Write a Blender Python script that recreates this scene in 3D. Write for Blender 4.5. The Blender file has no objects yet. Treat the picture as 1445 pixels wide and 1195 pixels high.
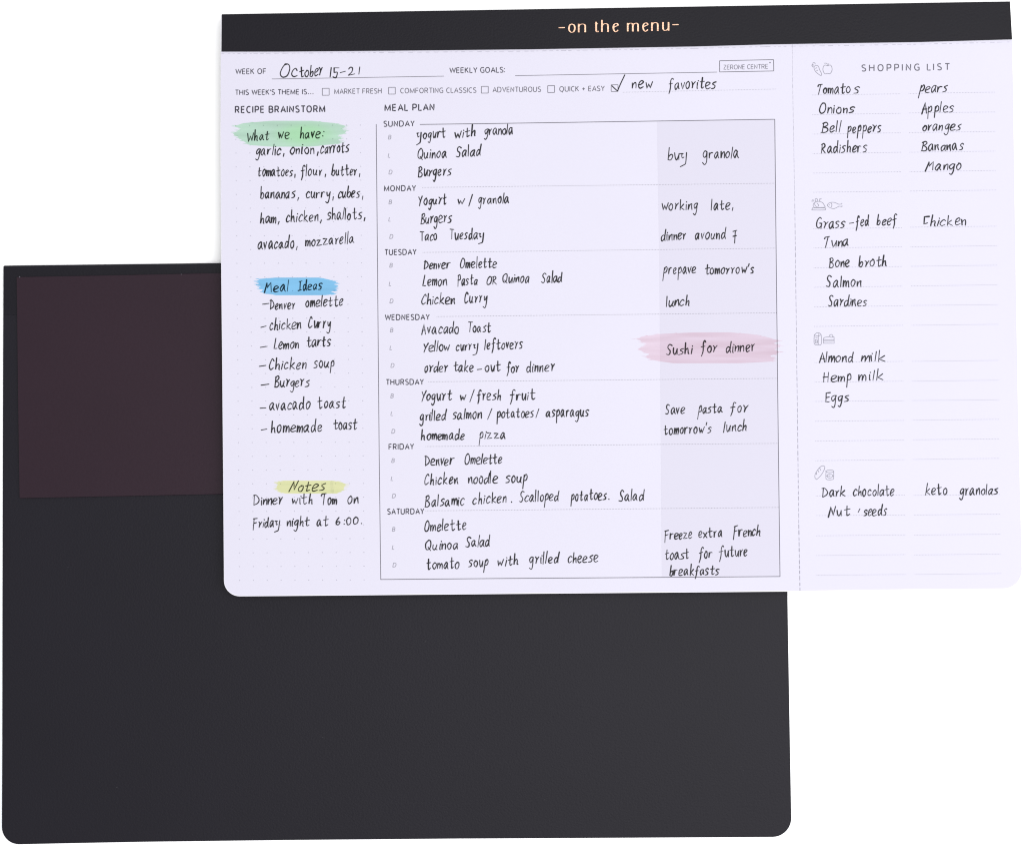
import bpy, math, random
from mathutils import Matrix, Vector
random.seed(7)
S = bpy.context.scene
COL = S.collection

# ------------------------------------------------------------------ camera
F_UNITS, W_UNITS, H_UNITS = 2700.0, 1445.0, 1195.0        # tracing units (1 unit = 0.268 mm on the table)
CAM_Z = F_UNITS * 0.000268
TILT_A, TILT_B = 0.03243656, 0.02568121
R_CAM = Matrix.Rotation(TILT_B, 3, 'Y') @ Matrix.Rotation(TILT_A, 3, 'X')
cd = bpy.data.cameras.new('camera'); cam = bpy.data.objects.new('camera', cd); COL.objects.link(cam)
cd.sensor_width = 36.0; cd.lens = F_UNITS / W_UNITS * 36.0; cd.clip_start = 0.01; cd.clip_end = 50
cam.matrix_world = Matrix.Translation((0, 0, CAM_Z)) @ R_CAM.to_4x4()
S.camera = cam
S.cycles.pixel_filter_type = 'BLACKMAN_HARRIS'; S.cycles.filter_width = 1.15

# ------------------------------------------------------------------ light (soft studio light)
world = bpy.data.worlds.new('World'); S.world = world; world.use_nodes = True
world.node_tree.nodes['Background'].inputs[0].default_value = (0.985, 0.985, 1.0, 1)
world.node_tree.nodes['Background'].inputs[1].default_value = 0.93
def area(name, loc, target, size, power, color=(1, 1, 1)):
    l = bpy.data.lights.new(name, 'AREA'); l.shape = 'SQUARE'; l.size = size; l.energy = power; l.color = color
    o = bpy.data.objects.new(name, l); COL.objects.link(o); o.location = loc
    o.rotation_euler = (Vector(target) - Vector(loc)).to_track_quat('-Z', 'Y').to_euler()
    return o
area('key_softbox', (1.15, -0.15, 1.0), (0.06, 0, 0), 0.8, 9.0)
area('overhead_softbox', (0.4, 0.0, 1.4), (0.1, 0, 0), 1.2, 16)
S.view_settings.view_transform = 'Standard'; S.view_settings.look = 'None'
S.view_settings.exposure = 0.0; S.view_settings.gamma = 1.0
S.view_settings.use_curve_mapping = False

def on(u, v, z):
    """a traced point carried onto the flat surface lying at height z"""
    d = R_CAM @ Vector(((u - W_UNITS / 2) / F_UNITS, -(v - H_UNITS / 2) / F_UNITS, -1.0))
    t = (z - CAM_Z) / d.z
    return Vector((d.x * t, d.y * t, z))

# ------------------------------------------------------------------ materials
def srgb(r, g, b):
    f = lambda c: c / 12.92 if c <= 0.04045 else ((c + 0.055) / 1.055) ** 2.4
    return (f(r / 255), f(g / 255), f(b / 255), 1)
def material(name, color, rough=0.6, spec=0.5, metallic=0.0, grain=0.0, grain_scale=400.0, bump=0.0, bump_scale=900.0,
             blotch=0.0, blotch_scale=14.0, tint=0.0):
    m = bpy.data.materials.new(name); m.use_nodes = True; nt = m.node_tree; N, L = nt.nodes, nt.links
    b = N['Principled BSDF']; b.inputs['Roughness'].default_value = rough; b.inputs['Metallic'].default_value = metallic
    b.inputs['Specular IOR Level'].default_value = spec; b.inputs['Base Color'].default_value = color
    tc = N.new('ShaderNodeTexCoord')
    src = None
    def noise(scale, detail=3):
        n = N.new('ShaderNodeTexNoise'); n.inputs['Scale'].default_value = scale; n.inputs['Detail'].default_value = detail
        L.new(tc.outputs['Object'], n.inputs['Vector']); return n
    if grain or blotch:
        mixer = None; base = color
        prev = None
        for amt, sc in ((grain, grain_scale), (blotch, blotch_scale)):
            if not amt: continue
            n = noise(sc)
            mr = N.new('ShaderNodeMapRange'); mr.inputs['From Min'].default_value = 0.3; mr.inputs['From Max'].default_value = 0.7
            mr.inputs['To Min'].default_value = 1 - amt; mr.inputs['To Max'].default_value = 1 + amt
            L.new(n.outputs['Fac'], mr.inputs['Value'])
            v = N.new('ShaderNodeVectorMath'); v.operation = 'SCALE'
            if prev is None: v.inputs[0].default_value = color[:3]
            else: L.new(prev, v.inputs[0])
            L.new(mr.outputs['Result'], v.inputs['Scale']); prev = v.outputs['Vector']
        L.new(prev, b.inputs['Base Color'])
    if bump:
        n = noise(bump_scale, 4); bp = N.new('ShaderNodeBump'); bp.inputs['Strength'].default_value = bump
        bp.inputs['Distance'].default_value = 0.0003
        L.new(n.outputs['Fac'], bp.inputs['Height']); L.new(bp.outputs['Normal'], b.inputs['Normal'])
    return m
PAPER = (0.494, 0.480, 0.556, 1)
M = {}
M['table'] = material('white_table', (0.96, 0.96, 0.96, 1), 0.7, 0.2)
M['paper'] = material('lavender_white_paper', PAPER, 0.75, 0.15, grain=0.006, grain_scale=1500, blotch=0.008, blotch_scale=16, bump=0.05, bump_scale=1500)
M['page'] = material('page_edge_paper', (0.72, 0.71, 0.76, 1), 0.8, 0.15)
M['tint'] = material('shaded_column_tint', (PAPER[0] * .93, PAPER[1] * .925, PAPER[2] * .935, 1), 0.75, 0.15)
CARD = dict(grain=0.05, grain_scale=1600, blotch=0.06, blotch_scale=18, bump=0.22, bump_scale=1300)
M['card'] = material('charcoal_card', (0.0058, 0.0050, 0.0088, 1), 0.45, 0.15, **CARD)
M['band'] = material('charcoal_band_card', (0.0040, 0.0034, 0.0064, 1), 0.45, 0.15, **CARD)
M['board'] = material('grey_backing_board', (0.02, 0.02, 0.022, 1), 0.8, 0.2)
M['magnet'] = material('brown_magnet_sheet', (0.0160, 0.0070, 0.0128, 1), 0.45, 0.15, grain=0.04, grain_scale=1200, blotch=0.04, blotch_scale=22, bump=0.12, bump_scale=900)
M['gold'] = material('rose_gold_foil', (0.60, 0.37, 0.25, 1), 0.33, 0.5, metallic=0.55, bump=0.5, bump_scale=1500, blotch=0.14, blotch_scale=420)
M['pen'] = material('black_gel_ink', (0.0075, 0.007, 0.0095, 1), 0.5, 0.2, blotch=0.35, blotch_scale=260)
M['print_dark'] = material('dark_grey_print', (0.036, 0.034, 0.046, 1), 0.7, 0.2)
M['print_mid'] = material('mid_grey_print', (0.095, 0.09, 0.11, 1), 0.7, 0.2)
M['print_light'] = material('light_grey_print', (0.20, 0.195, 0.235, 1), 0.7, 0.2)
M['print_faint'] = material('faint_grey_print', (0.32, 0.31, 0.37, 1), 0.7, 0.2)
M['lint'] = material('grey_lint', (0.045, 0.043, 0.05, 1), 0.9, 0.1)
M['cut'] = material('perforation_cut', (0.26, 0.25, 0.30, 1), 0.8, 0.1)
def marker(name, ratio, centre=None, alpha_noise=0.05):
    """highlighter ink: a see-through film that filters what lies under it"""
    m = bpy.data.materials.new(name); m.use_nodes = True; nt = m.node_tree; N, L = nt.nodes, nt.links
    N.remove(N['Principled BSDF']); out = N['Material Output']
    t = N.new('ShaderNodeBsdfTransparent')
    tc = N.new('ShaderNodeTexCoord'); mp = N.new('ShaderNodeMapping'); mp.inputs['Scale'].default_value = (30, 420, 1)
    mp.inputs['Rotation'].default_value = (0, 0, -0.02)
    n = N.new('ShaderNodeTexNoise'); n.inputs['Scale'].default_value = 1; n.inputs['Detail'].default_value = 3
    L.new(tc.outputs['Object'], mp.inputs['Vector']); L.new(mp.outputs['Vector'], n.inputs['Vector'])
    mx = N.new('ShaderNodeMix'); mx.data_type = 'RGBA'
    col = [math.sqrt(c) for c in ratio]
    mx.inputs['A'].default_value = (*[min(1, c * (1 + alpha_noise)) for c in col], 1)
    mx.inputs['B'].default_value = (*[c * (1 - alpha_noise) for c in col], 1)
    mr = N.new('ShaderNodeMapRange'); mr.inputs['From Min'].default_value = .3; mr.inputs['From Max'].default_value = .7
    L.new(n.outputs['Fac'], mr.inputs['Value']); L.new(mr.outputs['Result'], mx.inputs['Factor'])
    if centre:      # a second dab of the pen left more ink in the middle of this stroke
        cu = on(centre[0], centre[1], 0.0091); og = on(876, 423, 0)
        sb = N.new('ShaderNodeVectorMath'); sb.operation = 'SUBTRACT'; sb.inputs[1].default_value = (cu.x - og.x, cu.y - og.y, 0)
        ml = N.new('ShaderNodeVectorMath'); ml.operation = 'MULTIPLY'; ml.inputs[1].default_value = (1, 2.6, 0)
        ln = N.new('ShaderNodeVectorMath'); ln.operation = 'LENGTH'
        L.new(tc.outputs['Object'], sb.inputs[0]); L.new(sb.outputs[0], ml.inputs[0]); L.new(ml.outputs[0], ln.inputs[0])
        m2 = N.new('ShaderNodeMapRange'); m2.interpolation_type = 'SMOOTHSTEP'
        m2.inputs['From Min'].default_value = 0.004; m2.inputs['From Max'].default_value = centre[2] * .000268 * 1.6
        m2.inputs['To Min'].default_value = .75; m2.inputs['To Max'].default_value = 0
        L.new(ln.outputs['Value'], m2.inputs['Value'])
        x2 = N.new('ShaderNodeMix'); x2.data_type = 'RGBA'; x2.inputs['B'].default_value = (0.70, 0.965, 0.68, 1)
        L.new(m2.outputs['Result'], x2.inputs['Factor']); L.new(mx.outputs['Result'], x2.inputs['A']); mx = x2
    L.new(mx.outputs['Result'], t.inputs['Color']); L.new(t.outputs[0], out.inputs['Surface'])
    return m
M['green'] = marker('green_marker', (0.585, 0.865, 0.61), centre=(430, 190, 34))
M['blue'] = marker('blue_marker', (0.29, 0.68, 0.90))
M['yellow'] = marker('yellow_marker', (0.90, 0.985, 0.46))
M['overlap'] = marker('marker_overlap_film', (0.93, 0.94, 0.97))
M['pink'] = marker('pink_marker', (0.97, 0.78, 0.80))

# ------------------------------------------------------------------ geometry helpers
def empty(name, loc, label, cat, group=None):
    o = bpy.data.objects.new(name, None); COL.objects.link(o); o.location = loc; o.empty_display_size = 0.02
    o['label'] = label; o['category'] = cat
    if group: o['group'] = group
    return o
def link(name, verts, faces, mat, parent=None, label=None, kind=None, smooth=False):
    base = Vector((0, 0, 0)); p = parent
    while p is not None: base += p.location; p = p.parent
    me = bpy.data.meshes.new(name); me.from_pydata([tuple(Vector(v) - base) for v in verts], [], faces)
    me.materials.append(M[mat]); me.update()
    if smooth: me.shade_smooth()
    o = bpy.data.objects.new(name, me); COL.objects.link(o); o.parent = parent
    if label: o['label'] = label
    if kind: o['kind'] = kind
    return o
def rounded(corners, radii, n=9):
    """closed outline (traced units) with rounded corners; radius 0 keeps the point"""
    out = []; k = len(corners)
    for i in range(k):
        p = Vector(corners[i]); r = radii[i]
        if not r: out.append(tuple(p)); continue
        a = (Vector(corners[i - 1]) - p).normalized(); b = (Vector(corners[(i + 1) % k]) - p).normalized()
        p0, p1 = p + a * r, p + b * r
        for j in range(n + 1):
            t = j / n
            # near-circular: rational quadratic
            w = 0.7071; d = (1 - t) ** 2 + 2 * w * t * (1 - t) + t * t
            q = (p0 * (1 - t) ** 2 + p * (2 * w * t * (1 - t)) + p1 * t * t) / d
            out.append((q.x, q.y))
    return out
def prism(name, outline, ztop, zbot, mat, parent, bev=0.0, label=None, kind=None, shift=(0, 0)):
    pts = [on(u, v, ztop) + Vector((shift[0], shift[1], 0)) for u, v in outline]; n = len(pts)
    cen = sum(pts, Vector()) / n
    verts, faces = [], []
    def ring(z, inset):
        s = len(verts)
        for i, p in enumerate(pts):
            if inset:
                a = (pts[(i + 1) % n] - pts[i - 1]); nn = Vector((-a.y, a.x, 0)).normalized()
                if nn.dot(cen - p) < 0: nn = -nn
                q = p + nn * inset
            else: q = p
            verts.append(Vector((q.x, q.y, z)))
        return s
    rs = []
    if bev: rs.append(ring(ztop, bev)); rs.append(ring(ztop - bev * .35, bev * .3)); rs.append(ring(ztop - bev, 0))
    else: rs.append(ring(ztop, 0))
    rs.append(ring(zbot, 0))
    faces.append(list(range(rs[0], rs[0] + n)))
    for a, b in zip(rs, rs[1:]):
        for i in range(n):
            j = (i + 1) % n; faces.append([a + j, a + i, b + i, b + j])
    faces.append(list(range(rs[-1], rs[-1] + n))[::-1])
    o = link(name, verts, faces, mat, parent, label, kind)
    import bmesh
    bm = bmesh.new(); bm.from_mesh(o.data); bmesh.ops.recalc_face_normals(bm, faces=bm.faces); bm.to_mesh(o.data); bm.free()
    return o
class Ink:
    """flat marks collected into one mesh at height z"""
    def __init__(s, z): s.z = z; s.v = []; s.f = []; s.k = 0
    def pt(s, u, v):
        s.k += 1
        s.v.append(on(u, v, s.z + (s.k % 64) * 4e-7)); return len(s.v) - 1
    def ribbon(s, P, w, cap=True):
        P = [p for i, p in enumerate(P) if i == 0 or (abs(p[0] - P[i - 1][0]) + abs(p[1] - P[i - 1][1])) > 1e-3]
        if len(P) < 2: return s.dot(P[0][0], P[0][1], (w if not isinstance(w, list) else w[0]) * .55)
        n = len(P); ws = w if isinstance(w, list) else [w] * n
        if len(ws) != n: ws = [ws[min(len(ws) - 1, int(i * len(ws) / n))] for i in range(n)]
        L = []
        for i in range(n):
            a = P[max(i - 1, 0)]; b = P[min(i + 1, n - 1)]
            dx, dy = b[0] - a[0], b[1] - a[1]; d = math.hypot(dx, dy)
            if d < 1e-6: dx, dy = P[min(i + 1, n - 1)][0] - P[i][0], P[min(i + 1, n - 1)][1] - P[i][1]; d = math.hypot(dx, dy) or 1
            nx, ny = -dy / d, dx / d; h = ws[i] / 2
            L.append((s.pt(P[i][0] + nx * h, P[i][1] + ny * h), s.pt(P[i][0] - nx * h, P[i][1] - ny * h), (nx, ny, h)))
        for a, b in zip(L, L[1:]): s.f.append([a[0], a[1], b[1], b[0]])
        if cap:
            for idx, sg in ((0, -1), (n - 1, 1)):
                a = L[idx]; nx, ny, h = a[2]; tx, ty = ny * sg, -nx * sg
                q = [a[0]]
                for ang in (45, 90, 135):
                    c, si = math.cos(math.radians(ang)), math.sin(math.radians(ang))
                    q.append(s.pt(P[idx][0] + nx * h * c + tx * h * si, P[idx][1] + ny * h * c + ty * h * si))
                q.append(a[1]); s.f.append(q)
    def dot(s, u, v, r, n=7):
        s.f.append([s.pt(u + r * math.cos(6.2832 * i / n), v + r * math.sin(6.2832 * i / n)) for i in range(n)])
    def poly(s, P): s.f.append([s.pt(u, v) for u, v in P])
    def line(s, a, b, w): s.ribbon([a, b], w, cap=False)
    def dotted(s, a, b, pitch=2.15, r=0.42):
        n = int(math.hypot(b[0] - a[0], b[1] - a[1]) / pitch)
        for i in range(n + 1):
            t = i / n; s.dot(a[0] + (b[0] - a[0]) * t, a[1] + (b[1] - a[1]) * t, r, 4)
    def dashed(s, a, b, w, dash, gap, jit=0.0):
        d = math.hypot(b[0] - a[0], b[1] - a[1]); t = 0
        ux, uy = (b[0] - a[0]) / d, (b[1] - a[1]) / d
        while t < d:
            e = min(t + dash * random.uniform(1 - jit, 1 + jit), d)
            s.line((a[0] + ux * t, a[1] + uy * t), (a[0] + ux * e, a[1] + uy * e), w * random.uniform(1 - jit, 1 + jit))
            t = e + gap * random.uniform(1 - jit, 1 + jit)
    def done(s, name, mat, parent, label=None, kind=None):
        # faces drawn in any winding: turn them all up
        for i, f in enumerate(s.f):
            a, b, c = s.v[f[0]], s.v[f[1]], s.v[f[-1]]
            if (b - a).cross(c - a).z < 0: s.f[i] = f[::-1]
        return link(name, s.v, s.f, mat, parent, label, kind)
def smooth(P, k=5):
    """Catmull-Rom through the points; a repeated point is a sharp corner"""
    segs, cur = [], [P[0]]
    for p in P[1:]:
        if p == cur[-1]:
            if len(cur) > 1: segs.append(cur)
            cur = [p]
        else: cur.append(p)
    if len(cur) > 1: segs.append(cur)
    if not segs: return [P[0]]
    out = []
    for c in segs:
        n = len(c)
        for i in range(n - 1):
            p0 = c[max(i - 1, 0)]; p1 = c[i]; p2 = c[i + 1]; p3 = c[min(i + 2, n - 1)]
            m = k if n > 2 else 2
            for j in range(m):
                t = j / m; t2, t3 = t * t, t * t * t
                out.append(tuple(.5 * (2 * p1[q] + (p2[q] - p0[q]) * t + (2 * p0[q] - 5 * p1[q] + 4 * p2[q] - p3[q]) * t2 + (3 * p1[q] - p0[q] - 3 * p2[q] + p3[q]) * t3) for q in (0, 1)))
        out.append(c[-1])
    return out

# ------------------------------------------------------------------ pen alphabet (x-height 10, capitals 16)
def G(txt): return [[tuple(float(q) for q in p.split(',')) for p in s.split()] for s in txt.split('|')]
HAND = {k: [G(v) for v in vs] for k, vs in {
 'a': ["6,8 4,10 1,7 0,3 2,0 4,3 6,8 6,8 6,3 8,0", "6,9 3,9 0,5 1,0 3,1 6,7 6,9 6,9 6,2 7,0"],
 'b': ["1,17 1,17 0,1 0,1 1,5 4,8 6,5 4,0 0,1"],
 'c': ["6,8 4,10 1,7 0,3 2,0 6,2"],
 'd': ["6,7 3,9 0,5 1,0 4,2 6,7|7,17 7,17 6,5 7,0"],
 'e': ["0,4 4,5 7,8 4,10 1,8 0,3 2,0 7,1", "0,5 3,5 6,8 4,10 1,8 0,3 2,0 6,2"],
 'f': ["7,15 5,17 3,13 3,2 1,-6|0,8 0,8 6,9"],
 'g': ["6,9 3,9 0,6 1,2 3,2 6,8 6,9 6,9 5,-3 3,-8 0,-6", "6,9 3,10 0,6 1,2 4,3 6,9 6,9 5,-4 2,-8 -1,-5"],
 'h': ["1,17 1,17 0,0 0,0 1,5 4,8 5,6 5,1 6,0"],
 'i': ["1,8 1,8 0,0|1,12 1,11.5", "0,9 0,9 0,1 1,0|1,12.5 1,12"],
 'k': ["1,17 1,17 0,0|6,9 6,9 1,4 1,4 7,0"],
 'l': ["1,17 1,17 0,0"],
 'm': ["0,9 0,9 0,0 0,0 1,6 3,9 4,6 3.5,0 3.5,0 5,6 7,9 8,6 8,0"],
 'n': ["0,9 0,9 0,0 0,0 1,6 4,9 5,6 5,0", "0,8 0,8 0,0 0,0 2,7 5,9 5,5 6,0"],
 'o': ["4,10 1,8 0,4 2,0 5,2 6,7 4,10 2,9", "3,9 0,6 1,1 4,0 6,4 5,9 2,10"],
 'p': ["1,10 1,10 0,-9|1,7 4,11 6,8 5,3 1,2"],
 'r': ["0,9 0,9 0,0 0,0 1,6 3,9 6,9", "0,9 1,8 1,0 1,0 2,6 5,10", "0,10 2,8 2,4 1,0 1,0 3,6 6,10"],
 's': ["6,9 4,10 1,8 2,6 5,4 4,1 0,0", "6,10 3,9 1,7 5,4 4,1 -1,0"],
 't': ["3,15 3,15 3,3 4,0 7,2|0,9 0,9 7,10"],
 'u': ["0,10 1,3 3,0 6,8 6,9 6,9 6,0", "0,9 0,3 2,0 5,4 6,9 6,9 5,2 7,0"],
 'v': ["0,9 0,9 2,0 2,0 5,10"],
 'w': ["0,9 0,9 2,0 2,0 4,7 4,7 6,0 6,0 9,10"],
 'x': ["0,9 0,9 6,0|6,9 6,9 0,0"],
 'y': ["0,9 1,4 3,4 6,10 6,10 5,-3 3,-8 -1,-6"],
 'Y2': ["0,9 0,9 4,9|2,9 2,5 3,3 5,4|9,10 9,10 8,-4 6,-7 6,-7 0,-9"],
 'z': ["0,9 0,9 6,9 6,9 0,0 0,0 8,1"],
 'A': ["0,-1 0,-1 4,16 4,16 7,0|1,6 1,6 7,6"],
 'B': ["1,15 1,15 0,0|0,14 4,16 6,12 1,8 1,8 5,7 7,3 4,0 -1,0"],
 'C': ["7,13 5,16 2,12 0,5 2,0 7,3"],
 'D': ["1,15 1,15 0,0|-1,14 4,14 8,8 6,3 0,0"],
 'E': ["7,16 7,16 1,15 1,15 1,1 1,1 6,1|1,8 1,8 6,9"],
 'F': ["1,15 1,15 0,-4|0,15 0,15 7,16|1,8 1,8 6,9"],
 'G': ["7,14 5,16 1,11 0,3 3,0 7,4 7,7 7,7 4,7 4,7 8,7 8,7 7,-1"],
 'H': ["1,15 1,15 0,0|7,16 7,16 6,0|0,8 0,8 7,8"],
 'I': ["0,15 0,15 6,15|3,15 3,15 3,1|0,0 0,0 6,1"],
 'L': ["2,16 2,16 0,1 0,1 5,1"],
 'M': ["0,-1 0,-1 3,14 3,14 4,6 4,6 9,14 9,14 10,0"],
 'N': ["0,-1 0,-1 3,14 3,14 6,1 6,1 9,15"],
 'O': ["5,16 2,13 0,5 2,0 6,2 8,9 7,15 4,16 3,14"],
 'P': ["1,15 1,15 0,-3|0,14 4,16 6,12 5,8 0,7"],
 'Q': ["5,15 1,11 0,5 2,1 6,2 8,8 7,14 4,15|4,4 4,4 8,-1"],
 'R': ["1,15 1,15 0,0|0,14 4,16 6,12 1,7 1,7 7,0"],
 'S': ["7,14 4,16 1,13 2,9 5,6 5,2 3,0 -1,1"],
 'T': ["0,13 1,15 1,15 8,16|5,15 5,15 3,-1", "0,15 0,15 8,15|4,15 4,15 4,0"],
 'W': ["0,13 0,13 2,-1 2,-1 5,9 5,9 8,0 8,0 10,14"],
 'Y': ["0,14 0,14 3,7|7,15 7,15 3,7 1,-1"],
 '1': ["1,13 1,13 0,0"],
 '2': ["0,11 2,14 5,12 4,6 0,0 0,0 8,2"],
 '5': ["1,13 1,13 1,7 1,7 5,7 5,2 3,0 0,1|1,13 1,13 7,13"],
 '6': ["4,13 1,7 0,2 3,0 5,4 3,6 1,4"],
 '7': ["1,12 1,12 8,13|5,13 5,13 4,-2|1,6 1,6 7,7"],
 '0': ["3,11 0,7 1,0 5,2 6,8 3,11 2,10"],
 ',': ["1,2 1,2 0,-3"], '.': ["0,1 0.3,0.4"], ':': ["0,2 .3,1.5|1,8 1.3,7.5"],
 '-': ["0,5 0,5 8,6"], '/': ["6,16 6,16 0,-2"], "'": ["1,16 1,16 0,12"], '`': ["5,12 5,12 0,4"],
 '[': ["7,14 7,14 1,14 1,14 0,1 0,1 5,3"],
}.items()}
def write(ink, text, x0, y0, x1, y1, xh=9.4, w=1.62, slant=0.045):
    gl = []; tot = 0.0
    for ch in text:
        if ch in ',.:' and gl: tot += 2.2
        vs = HAND['Y2'] if ch == '$' else HAND[ch]
        st = random.choice(vs)
        mx = max(p[0] for s in st for p in s); mn = min(min(p[0] for s in st for p in s), 0)
        gl.append((st, tot - mn)); tot += (mx - mn) + random.uniform(2.2, 3.7)
    tot -= 2.4; sx = (x1 - x0) / max(tot, 1)
    sy = xh / 10
    if len(text) == 1: sx = min(sx, sy * 1.5)
    for st, off in gl:
        gy = random.uniform(-.55, .55); gs = random.uniform(.90, 1.09); sl = slant + random.uniform(-.05, .06); gw = random.uniform(.90, 1.06)
        for s in st:
            J = []
            for i, p in enumerate(s):
                if i and p == s[i - 1]: J.append(J[-1]); continue
                J.append((p[0] + random.uniform(-.42, .42), p[1] * gs + gy + random.uniform(-.42, .42)))
            Q = smooth(J)
            P = []; tiny = len(s) == 2 and abs(s[0][0] - s[1][0]) + abs(s[0][1] - s[1][1]) < 1.1
            for gx, gyy in Q:
                X = x0 + (off + gx * gw) * sx + sl * gyy * sy
                Y = y0 + (y1 - y0) * ((off + gx) / tot) - gyy * sy
                P.append((X, Y))
            if tiny: ink.ribbon([P[0], (P[0][0] + random.uniform(.1, .5), P[0][1] + random.uniform(.3, .9))], w * .95); continue
            base = w * random.uniform(.82, 1.10); ph = random.uniform(0, 6); nP = len(P)
            ink.ribbon(P, [base * (1 + .17 * math.sin(ph + i * .29)) * (1.08 if i < 3 else 1) * (.72 + .28 * min(1, (nP - 1 - i) / 4)) for i in range(nP)])

# printed capitals, cap height 10 (humanist sans proportions)
PRINT = {k: G(v) for k, v in {
 'A': "0,0 0,0 3.7,10 3.7,10 7.4,0|1.3,3.4 1.3,3.4 6.1,3.4", 'B': "0,0 0,0 0,10 0,10 3,10 5.2,9 5.2,6.3 3,5.3 0,5.3|3,5.3 5.8,4.3 5.8,1 3,0 0,0 0,0",
 'C': "6,9.2 4.2,10 1.4,9 0,5 1.4,1 4.2,0 6,.6", 'D': "0,0 0,0 0,10 0,10 3,10 6,9 7.2,5 6,1 3,0 0,0",
 'E': "5,10 5,10 0,10 0,10 0,0 0,0 5,0|0,5.3 0,5.3 4.7,5.3", 'F': "5,10 5,10 0,10 0,10 0,0|0,5 0,5 4.6,5",
 'G': "6.6,9.2 4.3,10 1.4,9 0,5 1.4,1 4.3,0 6.6,.6 6.6,.6 6.6,4.8 6.6,4.8 4.2,4.8", 'H': "0,0 0,0 0,10|6.6,0 6.6,0 6.6,10|0,5.2 0,5.2 6.6,5.2",
 'I': "0,0 0,0 0,10", 'K': "0,0 0,0 0,10|5.4,10 5.4,10 .2,4.6|1.8,6 1.8,6 5.8,0", 'L': "0,10 0,10 0,0 0,0 4.8,0",
 'M': "0,0 0,0 0,10 0,10 4.1,.5 4.1,.5 8.2,10 8.2,10 8.2,0", 'N': "0,0 0,0 0,10 0,10 6.2,0 6.2,0 6.2,10",
 'O': "3.7,10 1,8.7 0,5 1,1.3 3.7,0 6.4,1.3 7.4,5 6.4,8.7 3.7,10", 'P': "0,0 0,0 0,10 0,10 3,10 5.3,9 5.3,5.4 3,4.3 0,4.3",
 'Q': "4,10 1,8.6 0,5 1,1.4 4,0 7,1.4 8,5 7,8.6 4,10|4.4,0 4.4,0 6.6,-2.2", 'R': "0,0 0,0 0,10 0,10 3,10 5.3,9 5.3,5.6 3,4.6 0,4.6|3,4.6 3,4.6 6,0",
 'S': "5,9.3 3,10 .5,9 .5,6.6 2.7,5.2 5.2,3.6 5.2,1 3,0 0,.6", 'T': "0,10 0,10 6.4,10|3.2,10 3.2,10 3.2,0",
 'U': "0,10 0,10 0,3 1,.6 3.3,0 5.6,.6 6.6,3 6.6,10 6.6,10", 'V': "0,10 0,10 3.5,0 3.5,0 7,10", 'W': "0,10 0,10 2.6,0 2.6,0 5.3,9.6 5.3,9.6 8,0 8,0 10.6,10",
 'Y': "0,10 0,10 3.1,4.4 3.1,4.4 6.2,10|3.1,4.4 3.1,4.4 3.1,0", 'Z': "0,10 0,10 5.4,10 5.4,10 0,0 0,0 5.6,0",
 '+': "0,4.6 0,4.6 5.5,4.6|2.75,7.4 2.75,7.4 2.75,1.8", '.': "1.3,.4 1.5,.4", "'": "0,10 0,10 0,7", ':': "0,.4 .2,.4|0,6.6 .2,6.6"}.items()}
def typeset(ink, text, x0, y0, x1, y1, cap, w, gap=3.0, italic=0.0):
    tot = 0.0; gl = []
    for ch in text:
        if ch == ' ': tot += 2.6 + gap * .6; continue
        g = PRINT[ch]; gl.append((g, tot)); tot += max(p[0] for s in g for p in s) + gap * (0.75 if ch in "AVWYTL" else 1)
    tot -= gap; sx = (x1 - x0) / max(tot, 1e-3) if len(text) > 1 else cap / 10
    for g, off in gl:
        for s in g:
            P = [(x0 + (off + p[0]) * sx + italic * p[1] * cap / 10, y0 + (y1 - y0) * (off + p[0]) / max(tot, 1) - p[1] * cap / 10) for p in smooth(s, 4)]
            if len(s) == 2 and abs(s[0][0] - s[1][0]) < .3 and abs(s[0][1] - s[1][1]) < .3: ink.dot(P[0][0], P[0][1] - w * .3, w * .62)
            else: ink.ribbon(P, w, cap=False)

# ------------------------------------------------------------------ the table
tb = link('white_table', [(-3, -3, 0), (3, -3, 0), (3, 3, 0), (-3, 3, 0)], [[0, 1, 2, 3]], 'table'); tb['kind'] = 'structure'
tb.name = 'table_surface'; tb['label'] = 'plain bright white surface under the pads'

# ------------------------------------------------------------------ lower pad, face down
Z2 = 0.0038
o2 = on(560, 778, 0); o2.z = 0
pad2 = empty('planner_pad', o2, 'black pad lying face down, brown magnet sheet on its back, under the other', 'notepad', 'menu planner pads')
out2 = rounded([(4.6, 374.9), (160, 373.0), (311.4, 371.2), (700, 367), (1103, 362.8), (1111.2, 834), (1115.4, 1080), (1117.2, 1180.3),
                (1020, 1180.8), (800, 1182.0), (650, 1182.7), (400, 1184.8), (200, 1187.3), (100, 1189.2), (2.3, 1191.3), (2.9, 1050), (3.2, 860), (4.1, 500)],
               [2, 0, 0, 0, 3, 0, 0, 27, 0, 0, 0, 0, 0, 0, 25, 0, 0, 0])
prism('back_cover', out2, Z2, Z2 - 0.0011, 'card', pad2, 0.00018)
inner = lambda o, e: [(u + (e if u < 560 else -e), v + (e if v < 778 else -e)) for u, v in o]
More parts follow.
